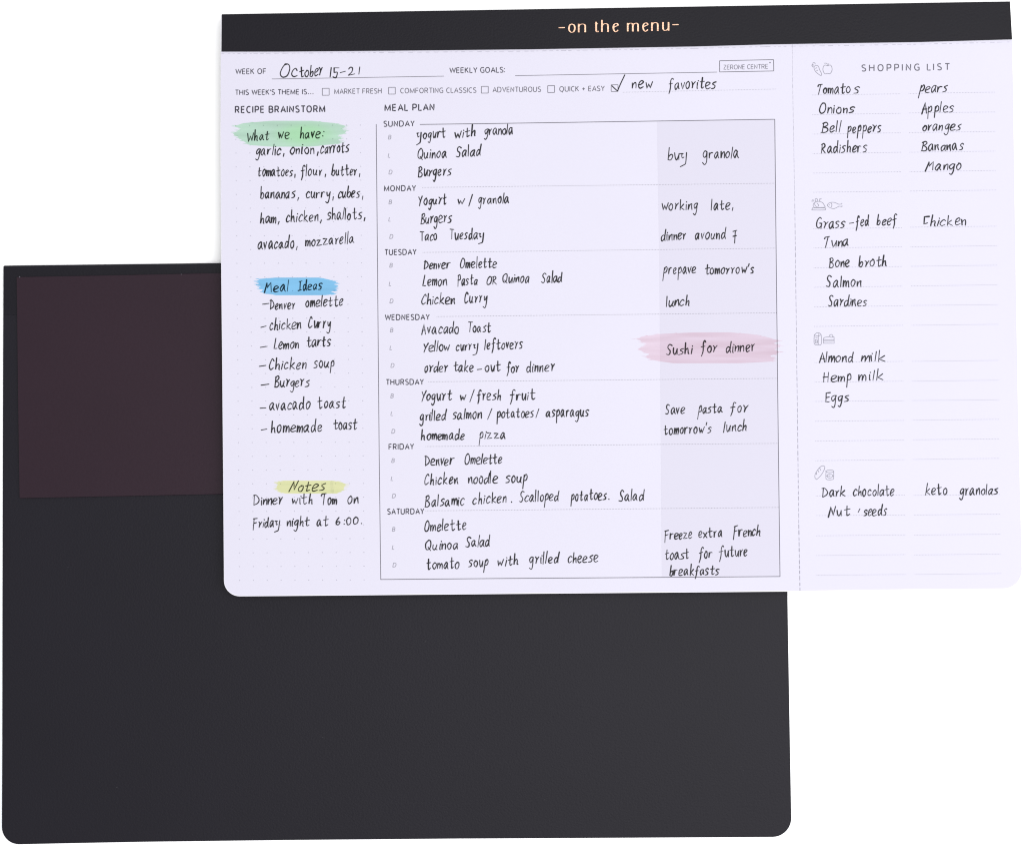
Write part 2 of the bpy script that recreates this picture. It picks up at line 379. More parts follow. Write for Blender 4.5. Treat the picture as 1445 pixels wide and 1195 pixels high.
def stack(outline, zt, zb, parent, name, n=16, jit=0.00012, base=(0, 0)):
    h = (zt - zb) / n; V, Fc = [], []
    for k in range(n):
        dx, dy = base[0] + random.uniform(-jit, jit), base[1] + random.uniform(-jit, jit)
        pts = [on(u, v, zt) + Vector((dx, dy, 0)) for u, v in outline]; m = len(pts); s = len(V)
        t, b = zt - h * k - 2e-5, zt - h * (k + 1) + 2e-5
        V += [Vector((p.x, p.y, t)) for p in pts] + [Vector((p.x, p.y, b)) for p in pts]
        Fc.append([s + i for i in range(m)]); Fc.append([s + m + i for i in range(m)][::-1])
        for i in range(m): Fc.append([s + (i + 1) % m, s + i, s + m + i, s + m + (i + 1) % m])
    o = link(name, V, Fc, 'page', parent, kind='stuff', label='closely stacked white paper pages')
    import bmesh
    bm = bmesh.new(); bm.from_mesh(o.data); bmesh.ops.recalc_face_normals(bm, faces=bm.faces); bm.to_mesh(o.data); bm.free()
    return o
stack(inner(out2, 3.0), Z2 - 0.00115, 0.0004, pad2, 'page_stack')
prism('front_strip', [(5.2, 376), (1102, 364), (1103, 424), (5.6, 436)], 0.0004, 0.00002, 'band', pad2)
# folded edge of the header strip lying on the back
prism('folded_strip', [(5.4, 376.0), (160, 374.0), (311.4, 372.2), (700, 368), (1102, 364.0), (1103.2, 432), (700, 436.5), (311, 441), (5.0, 444.6)],
      Z2 + 0.00014, Z2 + 0.00001, 'band', pad2, 0.00006)
prism('magnet_sheet', [(23.2, 391.8), (24.2, 391.0), (150, 388.8), (312, 385.4), (560, 381.4), (563, 693.0), (316, 697.0), (150, 700.4), (27.4, 702.8), (25.2, 560), (24.0, 450)],
      Z2 + 0.00075, Z2 + 0.00016, 'magnet', pad2, 0.00014)
for u, v, q in ((27.6, 390.9, .9), (256.0, 387.2, .55)):  # grey dots: glint of the corner nick painted as colour, plus a pale speck
    gl = Ink(Z2 + 0.00077); gl.dot(u, v, q, 6); gl.done('painted_glint_speck', 'print_mid', pad2)

rs = random.Random(4)
for u, v in [(1046, 1081), (680, 1057), (1031, 1174), (1049, 1086), (352, 729), (165, 1110), (870, 930), (600, 905), (215, 960), (768, 1128), (96, 800), (455, 1040)]:
    lt = Ink(Z2 + 0.00004); a = rs.uniform(0, 3.14); L_ = rs.uniform(.4, 1.3)
    lt.ribbon([(u - L_ * math.cos(a), v - L_ * math.sin(a)), (u, v + .2), (u + L_ * math.cos(a), v + L_ * math.sin(a))], rs.uniform(.3, .5))
    lt.done('lint_speck', 'lint', pad2)
# ------------------------------------------------------------------ upper pad, face up
ZB = Z2 + 0.0011                      # its board rests on the magnet and cover below
Z1 = ZB + 0.0042
o1 = on(876, 423, 0); o1.z = ZB
pad1 = empty('planner_pad', o1, 'white weekly meal planner pad full of handwriting, black header strip, lying on top', 'notepad', 'menu planner pads')
top = [(312.9, 20.4), (430, 19.6), (550, 17.9), (750, 14.8), (980, 11.2), (1300, 5.0), (1425.4, 2.3)]
bandlow = [(1428.4, 55.6), (1300, 59.3), (1160, 61.4), (1080, 62.8), (980, 65.6), (750, 69.6), (550, 71.6), (400, 72.8), (312.4, 73.0)]
right = [(1428.6, 56.4), (1429.6, 120), (1432.8, 340), (1436.4, 560), (1441.2, 760), (1442.6, 829.9)]
bottom = [(1300, 831.0), (1115, 833.4), (720, 836.8), (400, 839.7), (316.9, 840.3)]
left = [(316.7, 800), (315.5, 650), (314.2, 500), (312.8, 371), (311.9, 200), (311.7, 73.6)]
full = rounded([(312.2, 20.6)] + top[1:] + right[1:] + bottom + left[:-1], [2] + [0] * 5 + [2] + [0] * 4 + [27] + [0] * 4 + [22] + [0] * 5)
stack(full, Z1 - 0.00012, ZB + 0.0011, pad1, 'page_stack', 20, 0.00012, (-0.00014, -0.00014))
prism('backing_board', full, ZB + 0.00105, ZB, 'board', pad1, 0.0001)
# the sheet, divided by the vertical perforation
perf = [(1118.0, 62.4), (1118.6, 120), (1121.6, 290), (1125.0, 560), (1127.2, 740), (1128.9, 833.2)]
low_l = [(u, v + .5) for u, v in bandlow[::-1]]
sheetL = rounded([(311.6, 73.4)] + [p for p in low_l if p[0] < 1110 and p[0] > 330] + [(1118.0 - .05, 62.6)] + [(u - .08, v) for u, v in perf[1:]] +
                 [p for p in bottom if p[0] < 1128] + left[:-1],
                 [0] * (1 + len([p for p in low_l if 330 < p[0] < 1110]) + 1 + 5 + 3) + [22] + [0] * 5)
sheetR = rounded([(1118.1, 62.6), (1160, 61.9), (1300, 59.8), right[0]] + right[1:] + [(1300, 831.0)] + [(u + .08, v) for u, v in perf[::-1][:-1]],
                 [0, 0, 0, 0] + [0] * 4 + [27] + [0] * 6)
SH = prism('note_sheet', sheetL, Z1, Z1 - 0.00010, 'paper', pad1)
SR = prism('shopping_list_strip', sheetR, Z1, Z1 - 0.00010, 'paper', pad1)
band = prism('header_strip', top + bandlow, Z1 + 0.00045, Z1 - 0.0001, 'band', pad1, 0.00013)
prism('binding_edge', [(312.9, 20.6), (1425.2, 2.5), (1425.3, 4.5), (313, 22.5)], Z1 - 0.0001, ZB, 'band', pad1)

ZI = Z1 + 0.00003      # print
ZP = Z1 + 0.00006      # pen
ZH = Z1 + 0.00010      # highlighter
ZG = Z1 + 0.00048      # foil

# foil lettering
def pen_w(P, thick, thin, ang=math.radians(90)):
    out = []
    for i in range(len(P)):
        a = P[max(i - 1, 0)]; b = P[min(i + 1, len(P) - 1)]
        d = math.atan2(b[1] - a[1], b[0] - a[0]); out.append(thin + (thick - thin) * abs(math.cos(d - ang)) ** 1.6)
    return out
def foil(glyph, x, y, sx, sy, thick=2.25, thin=.75):
    k = Ink(ZG)
    for st in G(glyph):
        P = [(x + px * sx, y - py * sy) for px, py in smooth(st, 7)]
        k.ribbon(P, pen_w(P, thick, thin), cap=False)
    return k
LET = {'o': "5,11.6 1.6,10 0,6 1.4,1.8 5,0 8.6,1.8 10,6 8.6,10 5,11.6", 'n': "1.2,11.6 1.2,11.6 1.2,0|1.2,8 2.6,10.4 5.4,11.4 7.8,10.2 8.2,7 8.2,7 8.2,0",
       't': "1.6,14 1.6,14 1.6,3 2.6,.6 4.6,.3 6,1.4|-.8,11.4 -.8,11.4 5,11.4", 'h': "1.2,16.4 1.2,16.4 1.2,0|1.2,8 2.6,10.4 5.4,11.4 7.8,10.2 8.2,7 8.2,7 8.2,0",
       'e': "1,6 3,7 9.4,9 9.4,9 7.4,11.2 4.4,11.4 1.4,9.8 0,6 1.4,1.8 5,0 9.2,2.4", 'm': "1.2,11.6 1.2,11.6 1.2,0|1.2,8 2.6,10.4 5,11.4 7,10.2 7.4,7 7.4,7 7.4,0|7.4,8 9,10.4 11.4,11.4 13.4,10.2 13.8,7 13.8,7 13.8,0",
       'u': "1.2,11.6 1.2,11.6 1.2,4 2,1 4.4,.2 7,1.6 8.2,4|8.2,11.6 8.2,11.6 8.2,0"}
# letter, left x, baseline y   (read off the strip)
for ch, lx, rx, by in (('o', 801.6, 812.4, 46.2), ('n', 815.4, 827.0, 46.0), ('t', 838.4, 845.2, 45.7), ('h', 848.2, 859.2, 45.5), ('e', 864.3, 873.6, 45.3),
                       ('m', 884.6, 901.6, 44.8), ('e', 906.2, 915.6, 44.6), ('n', 918.8, 929.4, 44.1), ('u', 934.4, 944.6, 43.6)):
    g = G(LET[ch]); mx = max(p[0] for s in g for p in s); mn = min(p[0] for s in g for p in s)
    sx = (rx - lx - 2.4) / (mx - mn) if ch != 't' else .72
    foil(LET[ch], lx + 1.2 - mn * sx, by, sx, 1.02).done('foil_letter', 'gold', band)
for a, b in (((788.2, 39.6), (797.0, 39.4)), ((949.0, 35.4), (957.6, 35.2))):
    k = Ink(ZG); k.line(a, b, 1.25); k.done('foil_dash', 'gold', band)

# ---- regions used while reading the sheet: origin and enlargement
RA = (320, 80, 3.6125); RA2 = (320, 360, 3.6125); RA3 = (320, 600, 3.6125)
RB = (700, 80, 3.4405); RD = (700, 360, 3.4405); RE = (700, 600, 3.4405)
S1 = (1100, 60, 4.188); S2 = (1100, 280, 4.188); S3 = (1100, 540, 3.855)
def px(R, x, y): return R[0] + x / R[2], R[1] + y / R[2]

# ---- printed headings
def heading(R, text, x0, y0, x1, y1, cap, w, mat, parent, R2=None, **kw):
    a = px(R, x0, y0); b = px(R2 or R, x1, y1)
    k = Ink(ZI); typeset(k, text, a[0], a[1], b[0], b[1], cap, w, **kw)
    return k.done('printed_heading', mat, parent)
heading(RA, 'WEEK OF', 46, 90, 199, 88, 7.1, 1.15, 'print_dark', SH)
heading(RA, 'WEEKLY GOALS:', 1137, 84, 1416, 81, 7.1, 1.2, 'print_dark', SH)
heading(RA, "THIS WEEK'S THEME IS...", 44, 196, 440, 192, 6.8, 1.12, 'print_dark', SH)
heading(RA, 'MARKET FRESH', 550, 191, 788, 188, 6.8, .98, 'print_mid', SH)
heading(RA, 'COMFORTING CLASSICS', 886, 187, 1270, 184, 6.8, .98, 'print_mid', SH)
heading(RA, 'ADVENTUROUS', 1357, 182, 216, 171, 6.8, .98, 'print_mid', SH, R2=RB)
heading(RB, 'QUICK + EASY', 309, 170, 524, 167, 6.8, 1.05, 'print_mid', SH)
heading(RA, 'RECIPE BRAINSTORM', 44, 287, 499, 283, 8.7, 1.72, 'print_dark', SH, gap=4.0)
heading(RA, 'MEAL PLAN', 807, 277, 1056, 274, 8.7, 1.72, 'print_dark', SH, gap=4.0)
for R, t, x0, x1, y in ((RA, 'SUNDAY', 801, 953, 356), (RA, 'MONDAY', 804, 960, 685), (RA, 'TUESDAY', 806, 963, 1010), (RA2, 'WEDNESDAY', 808, 1030, 330),
                        (RA2, 'THURSDAY', 813, 1000, 660), (RA3, 'FRIDAY', 827, 950, 122), (RA3, 'SATURDAY', 820, 1002, 452)):
    heading(R, t, x0, y + .8, x1, y - .8, 7.4, 1.32, 'print_dark', SH, gap=3.6)
for R, rows in ((RA, (('B', 830, 412), ('L', 829, 505), ('D', 833, 590), ('B', 833, 742), ('L', 832, 830), ('D', 837, 918))),
                (RA2, (('B', 837, 53), ('L', 834, 147), ('D', 838, 235), ('B', 840, 383), ('L', 838, 473), ('D', 843, 563), ('B', 842, 718), ('L', 843, 808), ('D', 847, 898))),
                (RA3, (('B', 847, 180), ('L', 844, 272), ('D', 850, 360), ('B', 850, 530), ('L', 850, 622), ('D', 853, 712)))):
    for ch, x, y in rows:
        u, v = px(R, x, y); k = Ink(ZI); typeset(k, ch, u - 1.9, v + 2.7, u + 2, v + 2.7, 5.6, .85, italic=.2)
        k.done('meal_letter', 'print_light', SH)
heading(S1, 'SHOPPING LIST', 487, 171, 999, 163, 8.8, 1.45, 'print_mid', SR, gap=5.8)
# small boxed mark
lb = Ink(ZI); Q = [(1015.4, 86.2), (1091.6, 84.6), (1091.9, 100.6), (1015.5, 102.0)]
for a, b in zip(Q, Q[1:] + Q[:1]): lb.line(a, b, .9)
lb.done('mark_frame', 'print_mid', SH)
k = Ink(ZI); typeset(k, 'ZERONE CENTRE', 1021.2, 98.4, 1083.4, 97.2, 6.1, .72, gap=2.4)
k.dot(1086.6, 88.8, 1.0); k.done('mark_lettering', 'print_mid', SH)

# ---- check boxes
for R, x0, y0, x1, y1 in ((RA, 487, 163, 522, 198), (RA, 825, 158, 859, 192), (RA, 1298, 153, 1333, 187), (RB, 251, 142, 284, 175), (RB, 559, 138, 592, 170)):
    a = px(R, x0, y0); b = px(R, x1, y1); k = Ink(ZI)
    for p, q in (((a[0], a[1]), (b[0], a[1] - .1)), ((b[0], a[1] - .1), b), (b, (a[0], b[1] + .1)), ((a[0], b[1] + .1), a)): k.line(p, q, .85)
    k.done('check_box', 'print_mid', SH)

# ---- ruled lines and frame
def rule(a, b, w, mat='print_mid', parent=None, name='ruled_line'):
    k = Ink(ZI + 1e-5); k.line(a, b, w); return k.done(name, mat, parent or SH)
rule((383.7, 111.9), (626.6, 107.9), .75, 'print_mid'); rule((727, 107.2), (1012, 102.2), .75, 'print_mid')
def poly_rule(P, w, mat, name):
    k = Ink(ZI + 1e-5); k.ribbon(P, w, cap=False); return k.done(name, mat, SH)
poly_rule([(530.9, 175.5), (532.6, 360), (535.1, 640), (537.3, 817.4)], .9, 'print_mid', 'table_line')
poly_rule([(592.5, 176.0), (700, 174.6), (1093.4, 168.7)], .95, 'print_mid', 'table_line')
poly_rule([(1093.3, 168.5), (1095.3, 360), (1098.3, 624), (1100.7, 813.4)], .95, 'print_mid', 'table_line')
poly_rule([(537.0, 817.4), (700, 816.0), (1100.9, 813.2)], .95, 'print_mid', 'table_line')
def dots(a, b, parent, mat='print_light', r=.42, mid=None):
    k = Ink(ZI + 1e-5); k.dotted(a, b, r=r); k.done('dotted_line', mat, parent)
for a, b in (((596.3, 264.8), (1092, 258.9)), ((597, 356.4), (1093.6, 350.4)), ((616.7, 446.8), (1095.4, 441.5)), ((605, 538.7), (1096.6, 533.9)),
             ((601, 630), (1097.8, 625.5)), ((601, 720.6), (1098.8, 715.8)), ((879.7, 130.6), (1094, 126.1))):
    dots(a, b, SH, 'print_mid' if a[1] > 140 else 'print_light', .46)
sc = Ink(Z1 + 0.000015)
sc.poly([(927.0, 171.6), (1093.0, 169.0), (1095.2, 360), (1098.2, 624), (1100.4, 813.0), (934.0, 814.2), (932.5, 624), (930.4, 360)])
sc.done('shaded_column', 'tint', SH)
# shopping strip rows (left column, right column)
for R, L, Rr in ((S1, ((312, 305), (428, 420), (543, 535), (658, 650), (773, 765), (886, 880)), ((303, 295), (418, 412), (534, 527), (650, 643), (765, 757), (879, 873))),
                 (S2, ((180, 174), (294, 287), (410, 403), (526, 519), (642, 635), (757, 750), (970, 963), (1086, 1080)), ((171, 165), (287, 280), (402, 395), (518, 511), (633, 628), (750, 744), (963, 957), (1080, 1074))),
                 (S3, ((102, 98), (210, 205), (317, 312), (424, 418), (615, 611), (722, 719), (832, 827), (939, 934), (1046, 1042)), ((97, 93), (204, 199), (310, 305), (417, 411), (612, 607), (719, 714), (828, 823), (936, 931), (1042, 1037)))):
    for (a, b) in L:
        v = R[1] + a / R[2]; sh = (v - 134) * .0113
        dots((1146.6 + sh * .8, v), (1269.8 + sh, R[1] + b / R[2]), SR, 'print_light', .44)
    for (a, b) in Rr:
        v = R[1] + a / R[2]; sh = (v - 134) * .0125
        dots((1282.8 + sh, v), (1403.2 + sh, R[1] + b / R[2]), SR, 'print_light', .44)
# dot grid in the brainstorm column
dg = Ink(ZI)
for j in range(-23, 11):
    y = 624.4 + j * 19.43; x0 = 332.7 + (y - 177) * .0085
    for i in range(10): dg.dot(x0 + i * 19.53, y - .05 * i * 1.6, .70, 6)
dg.done('dot_grid', 'print_faint', SH, kind='stuff', label='regular grid of pale grey printed dots')
# perforations
for lo, hi, mt in ((0, 300, 'print_faint'), (300, 2000, 'cut')):
    pf = Ink(ZI)
    for a, b in zip(perf, perf[1:]):
        if lo <= b[1] - 1 < hi: pf.dashed(a, b, {62.4: .4, 120: .5, 290: .7, 560: .8, 740: 1.05}[a[1]], 5.2, 3.1, .25)
    pf.done('perforation', mt, SR)
pf = Ink(ZI)
pt = [(312.5, 76.2), (400, 75.6), (550, 74.6), (750, 72.6), (980, 68.8), (1080, 66.2), (1160, 65.2), (1300, 62.8), (1428, 59.6)]
for a, b in zip(pt, pt[1:]): pf.dashed(a, b, .5, 5, 5, .5)
pf.done('perforation', 'print_faint', SH)

# ---- little printed food icons (line drawings)
def icon(name, oy, strokes, blobs=(), w=.72):
    k = Ink(ZI); s = 1445 / 70.0
    for st in G(strokes):
        k.ribbon([(1130 + x / s, oy + y / s) for x, y in smooth(st, 4)], w)
    for x, y, r in blobs: k.dot(1130 + x / s, oy + y / s, r)
    k.done(name, 'print_light', SR)
icon('carrot_icon', 80, "385,330 400,285 450,262 515,290 548,385 605,500 590,560 480,490 410,410 385,330|385,310 345,300 325,260 345,235 375,260|345,205 370,185 410,190 420,225|430,350 470,330|460,420 500,400", ((340, 250, .9),))
icon('apple_icon', 80, "715,252 668,280 645,380 672,470 720,512 770,495 850,505 895,450 915,370 890,280 850,252 790,272 715,252|790,272 800,235 815,215|780,225 740,200 690,200", ((790, 255, .8),))
icon('roast_icon', 270, "400,480 360,420 385,350 450,310 540,300 640,340 690,420 690,470 400,480|340,490 700,490 715,520 690,548 350,548 335,515 345,490|385,350 440,440 480,450|470,350 520,400 510,440|330,310 335,265 370,260 385,300|440,320 420,240 460,215 490,250 470,300|545,300 560,240 600,215|560,250 545,225")
icon('fish_icon', 270, "770,405 820,350 900,325 1000,335 1100,380 1190,375 1195,350|770,410 830,470 955,512 1060,470 1120,440 1200,450 1200,425|880,345 910,400 890,465", ((830, 403, .7),))
icon('milk_carton_icon', 460, "395,265 460,205 530,205 595,265 595,530 510,550 395,520 395,265|395,265 510,295 530,215|510,295 510,550|510,295 595,265|420,330 480,345|425,400 480,410 480,500 425,490 425,400|425,450 480,460")
icon('cake_slice_icon', 460, "670,505 670,350 830,320|970,320 975,505 975,505 660,505|670,400 975,400|670,445 975,445|840,300 850,260 900,250 935,290 910,330 860,320 840,300|910,330 965,320")
icon('bread_icon', 645, "460,650 415,600 415,520 460,420 540,310 620,255 690,265 695,330 640,450 560,560 460,650|455,450 465,510|500,380 530,440|550,310 580,380")
icon('tin_icon', 645, "725,410 780,380 900,375 955,400 960,430 900,440 780,440 725,410|735,430 735,620 790,655 900,655 950,635 960,560 960,430|780,510 830,490 900,500 930,550 880,600 810,600 770,560 780,510|740,550 780,555|925,550 960,550|810,550 860,545")

# ---- highlighter strokes
def highlight(outline_rows, mat, label, parent=SH, z=ZH):
    """ragged-ended marker bar: rows of (y, x_left, x_right) from the top down"""
    rows = outline_rows
    Lp, Rp = [], []
    for y, a, b in rows: Lp.append((a, y)); Rp.append((b, y))
    P = Lp[::-1] + Rp           # up the left side, down the right side
    V = [on(u, v, z) for u, v in P]
    k = Ink(z); n = len(rows)
    for i in range(n - 1):
        a, b = k.v.__len__(), None
        idx = []
        for q in (Lp[i], Rp[i], Rp[i + 1], Lp[i + 1]): k.v.append(on(q[0], q[1], z)); idx.append(len(k.v) - 1)
        k.f.append(idx)
    # bristle-like tails where the tip lifted off
    rnd = random.Random(len(label))
    for i in range(1, n - 1):
        for side, Q in ((-1, Lp), (1, Rp)):
            if rnd.random() < .5: continue
            u, v = Q[i]; L_ = rnd.uniform(2.0, 6.5) * side; ww = rnd.uniform(.5, 1.3)
            k.ribbon([(u, v), (u + L_ * .6, v - .1), (u + L_, v - .2)], [ww, ww * .7, .2], cap=False)
    return k.done('highlighter_stroke', mat, parent, label)
def rag(R, y0, y1, xl, xr, n=20, amp=6, seed=1, slope=0):
    """xl/xr: lists of (t, x) edge keys in the reading units of R"""
    rnd = random.Random(seed); rows = []
    def key(K, t):
        for (a, x), (b, y) in zip(K, K[1:]):
            if t <= b: return x + (y - x) * (t - a) / (b - a)
        return K[-1][1]
    for i in range(n + 1):
        t = i / n; j = amp if 0 < i < n else 0
        a = px(R, key(xl, t) + rnd.uniform(-j, j), 0)[0]; b = px(R, key(xr, t) + rnd.uniform(-j, j), 0)[0]
        rows.append((px(R, 0, y0 + (y1 - y0) * t)[1], a, b))
    return rows
highlight(rag(RA, 328, 460, [(0, 230), (.08, 100), (.16, 48), (.22, 32), (.3, 75), (.36, 58), (.45, 40), (.52, 30), (.58, 48), (.64, 58), (.72, 70), (.8, 85), (.88, 95), (.95, 130), (1, 230)],
              [(0, 430), (.08, 540), (.2, 612), (.27, 585), (.4, 605), (.5, 595), (.58, 560), (.66, 590), (.74, 560), (.82, 590), (.9, 555), (1, 420)], 34, 7, 3), 'green', 'pale green marker stroke under What we have')
highlight(rag(RA2, 115, 205, [(0, 250), (.08, 165), (.2, 152), (.3, 175), (.42, 148), (.5, 175), (.6, 160), (.7, 185), (.8, 175), (.9, 200), (1, 250)],
              [(0, 470), (.1, 520), (.25, 560), (.4, 548), (.48, 572), (.6, 545), (.72, 565), (.8, 530), (.92, 558), (1, 500)], 26, 5, 8), 'blue', 'bright blue marker stroke under Meal Ideas')
highlight(rag(RA3, 282, 348, [(0, 290), (.1, 252), (.3, 265), (.5, 250), (.7, 262), (.9, 272), (1, 300)], [(0, 540), (.12, 585), (.3, 608), (.5, 595), (.7, 602), (.88, 575), (1, 560)], 16, 4, 11), 'yellow', 'pale yellow marker stroke under Notes')
highlight(rag(RD, 375, 525, [(0, 960), (.06, 780), (.14, 710), (.22, 680), (.3, 705), (.4, 735), (.48, 710), (.56, 680), (.62, 712), (.7, 740), (.8, 725), (.9, 760), (1, 860)],
              [(0, 1130), (.06, 1240), (.15, 1320), (.28, 1380), (.36, 1350), (.46, 1385), (.55, 1350), (.65, 1378), (.76, 1330), (.85, 1352), (.95, 1340), (1, 1180)], 36, 7, 21), 'pink', 'pale pink marker stroke under Sushi for dinner')

ov = Ink(ZH + 0.00002); ov.poly([px(RA3, 527, 284), px(RA3, 544, 283), px(RA3, 546, 346), px(RA3, 529, 347)]); ov.done('marker_overlap', 'overlap', SH)
# ---- handwriting: (start region, text, x0, y0, x1, y1[, options]); '$' is the looped y
def note(label, words, parent=SH):
    k = Ink(ZP)
    for wd in words:
        R, t, x0, y0, x1, y1 = wd[:6]; kw = {}; R2 = R
        for e in wd[6:]:
            if isinstance(e, dict): kw = e
            else: R2 = e
        a = px(R, x0, y0); b = px(R2, x1, y1); write(k, t, a[0], a[1], b[0], b[1], **kw)
    k.done('handwriting', 'pen', parent, 'handwritten ' + label)
A, A2, A3, B, D, E_ = RA, RA2, RA3, RB, RD, RE
note('October 15-21', [(A, 'O', 273, 106, 318, 106, dict(xh=11.6)), (A, 'c', 332, 104, 365, 104, dict(xh=12)), (A, 'tober', 372, 105, 490, 98, dict(xh=10.2)),
     (A, '1', 528, 105, 534, 105, dict(xh=10)), (A, '5', 542, 109, 575, 108, dict(xh=11)), (A, '-', 578, 98, 608, 95), (A, '2', 618, 98, 657, 95, dict(xh=8.2)), (A, '1', 673, 92, 682, 92, dict(xh=7.6))])
note('What we have', [(A, 'What', 105, 430, 215, 426, dict(xh=8.6)), (A, 'we', 262, 418, 320, 418, dict(xh=9)), (A, 'have:', 375, 416, 492, 413, dict(xh=9))])
note('garlic, onion, carrots', [(A, 'garlic,', 150, 503, 292, 500), (A, 'onion,', 325, 499, 465, 496), (A, 'carrots', 478, 494, 622, 487, dict(xh=9.8))])
note('tomatoes, flour, butter', [(A, 'tomatoes,', 158, 611, 350, 609, dict(xh=9)), (A, 'flour,', 378, 609, 505, 607, dict(xh=9)), (A, 'butter,', 535, 607, 678, 604, dict(xh=9))])
note('bananas, curry, cubes', [(A, 'bananas', 172, 723, 348, 722), (A, ',', 363, 724, 372, 724), (A, 'curry,', 405, 722, 545, 721), (A, 'cubes,', 568, 720, 697, 718)])
note('ham, chicken, shallots', [(A, 'ham,', 173, 850, 268, 848), (A, 'chicken,', 303, 843, 483, 841), (A, 'shallots,', 512, 832, 705, 829)])
note('avacado, mozzarella', [(A, 'avacado,', 160, 982, 360, 976, dict(xh=10)), (A, 'mozzarella', 403, 969, 648, 950)])
note('Meal Ideas', [(A2, 'Meal', 193, 190, 312, 185, dict(xh=8.8)), (A2, 'Ideas', 365, 181, 482, 175, dict(xh=8.8))])
note('- Denver Omelette', [(A2, '-', 182, 270, 212, 270), (A2, 'Denver', 220, 278, 347, 276, dict(xh=9)), (A2, 'omelette', 403, 265, 590, 259, dict(xh=9))])
note('- chicken Curry', [(A2, '-', 172, 384, 203, 382), (A2, 'chicken', 220, 382, 380, 375), (A2, 'Curry', 418, 373, 530, 370)])
note('- Lemon tarts', [(A2, '-', 172, 485, 208, 484), (A2, 'Lemon', 240, 481, 368, 475, dict(xh=9.4)), (A2, 'tarts', 410, 468, 528, 463)])
note('- Chicken soup', [(A2, '-', 166, 586, 205, 585), (A2, 'Chicken', 217, 584, 405, 578), (A2, 'soup', 445, 574, 548, 572)])
note('- Burgers', [(A2, '-', 175, 682, 213, 682), (A2, 'Burgers', 243, 674, 420, 668)])
note('- avacado toast', [(A2, '-', 170, 797, 205, 798), (A2, 'avacado', 218, 790, 425, 785, dict(xh=9.8)), (A2, 'toast', 465, 781, 608, 780, dict(xh=9.8))])
note('- homemade toast', [(A2, '-', 175, 910, 205, 909), (A2, 'homemade', 228, 906, 485, 897, dict(xh=9.8)), (A2, 'toast', 545, 889, 665, 888, dict(xh=9.4))])
note('Notes', [(A3, 'Notes', 318, 336, 497, 333, dict(xh=9.2, slant=.28))])
note('Dinner with Tom on', [(A3, 'Dinner', 135, 406, 285, 401, dict(xh=9.2)), (A3, 'with', 332, 403, 440, 401, dict(xh=9)), (A3, 'Tom', 483, 402, 562, 402, dict(xh=9)), (A3, 'on', 617, 401, 677, 399, dict(xh=9.6))])
note('Friday night at 6:00', [(A3, 'Frida$', 135, 522, 272, 516, dict(xh=8.8)), (A3, 'night', 307, 515, 422, 512, dict(xh=8.8)), (A3, 'at', 460, 512, 513, 512), (A3, '6:00.', 557, 508, 690, 503, dict(xh=8.4))])
note('yogurt with granola', [(A, '$ogurt', 968, 419, 1118, 414, dict(xh=8.6)), (A, 'with', 1163, 418, 1270, 403, dict(xh=8.8)), (A, 'granola', 1315, 399, 80, 379, B, dict(xh=9))])
note('Quinoa Salad', [(A, 'Quinoa', 975, 522, 1120, 516), (A, 'Salad', 1170, 512, 1293, 505)])
note('Burgers', [(A, 'Burgers', 975, 612, 1145, 607)])
note('Yogurt w/ granola', [(A, 'Yogurt', 980, 758, 1123, 752, dict(xh=9)), (A, 'w', 1178, 752, 1212, 751, dict(xh=7.6)), (A, '/', 1235, 758, 1253, 758, dict(xh=9.6)), (A, 'granola', 1283, 752, 1440, 747, dict(xh=9))])
note('Burgers', [(A, 'Burgers', 988, 852, 1143, 846)])
note('Taco Tuesday', [(A, 'Taco', 985, 938, 1073, 935, dict(xh=8.6)), (A, 'Tuesda$', 1137, 933, 1308, 929, dict(xh=8.8))])
note('Denver Omelette', [(A2, 'Denver', 1003, 74, 1138, 68, dict(xh=8.6)), (A2, 'Omelette', 1190, 67, 1377, 63, dict(xh=8.8))])
note('Lemon Pasta OR Quinoa Salad', [(A2, 'Lemon', 1000, 158, 1120, 155, dict(xh=9)), (A2, 'Pasta', 1178, 153, 1280, 151, dict(xh=9)), (A2, 'OR', 1325, 151, 1377, 150, dict(xh=7.6)), (D, 'Quinoa', 32, 136, 163, 132, dict(xh=8.4)), (D, 'Salad', 220, 134, 318, 132, dict(xh=9))])
note('Chicken Curry', [(A2, 'Chicken', 993, 253, 1163, 249, dict(xh=9)), (A2, 'Curry', 1213, 245, 1325, 241, dict(xh=9))])
note('Avacado Toast', [(A2, 'Avacado', 993, 402, 1183, 398, dict(xh=9.2)), (A2, 'Toast', 1228, 394, 1345, 391, dict(xh=9))])
note('Yellow curry leftovers', [(A2, 'Yellow', 1003, 493, 1137, 488, dict(xh=8.6)), (A2, 'curr$', 1170, 488, 1278, 482, dict(xh=8.8)), (A2, 'leftovers', 1315, 482, 127, 452, D, dict(xh=9))])
note('Order take-out for dinner', [(A2, 'order', 1008, 597, 1125, 595, dict(xh=8.4)), (A2, 'take', 1158, 592, 1260, 593, dict(xh=8.8)), (A2, '-', 1278, 600, 1303, 600), (A2, 'out', 1318, 593, 1395, 591, dict(xh=8.8)), (D, 'for', 52, 570, 112, 568, dict(xh=9)), (D, 'dinner', 150, 568, 285, 563, dict(xh=9))])
note('Yogurt w/ fresh fruit', [(A2, 'Yogurt', 993, 742, 1145, 738, dict(xh=9)), (A2, 'w', 1190, 740, 1225, 738, dict(xh=7.8)), (A2, '/', 1240, 742, 1262, 742, dict(xh=9)), (A2, 'fresh', 1278, 739, 1397, 738, dict(xh=9)), (D, 'fruit', 68, 704, 188, 700, dict(xh=9))])
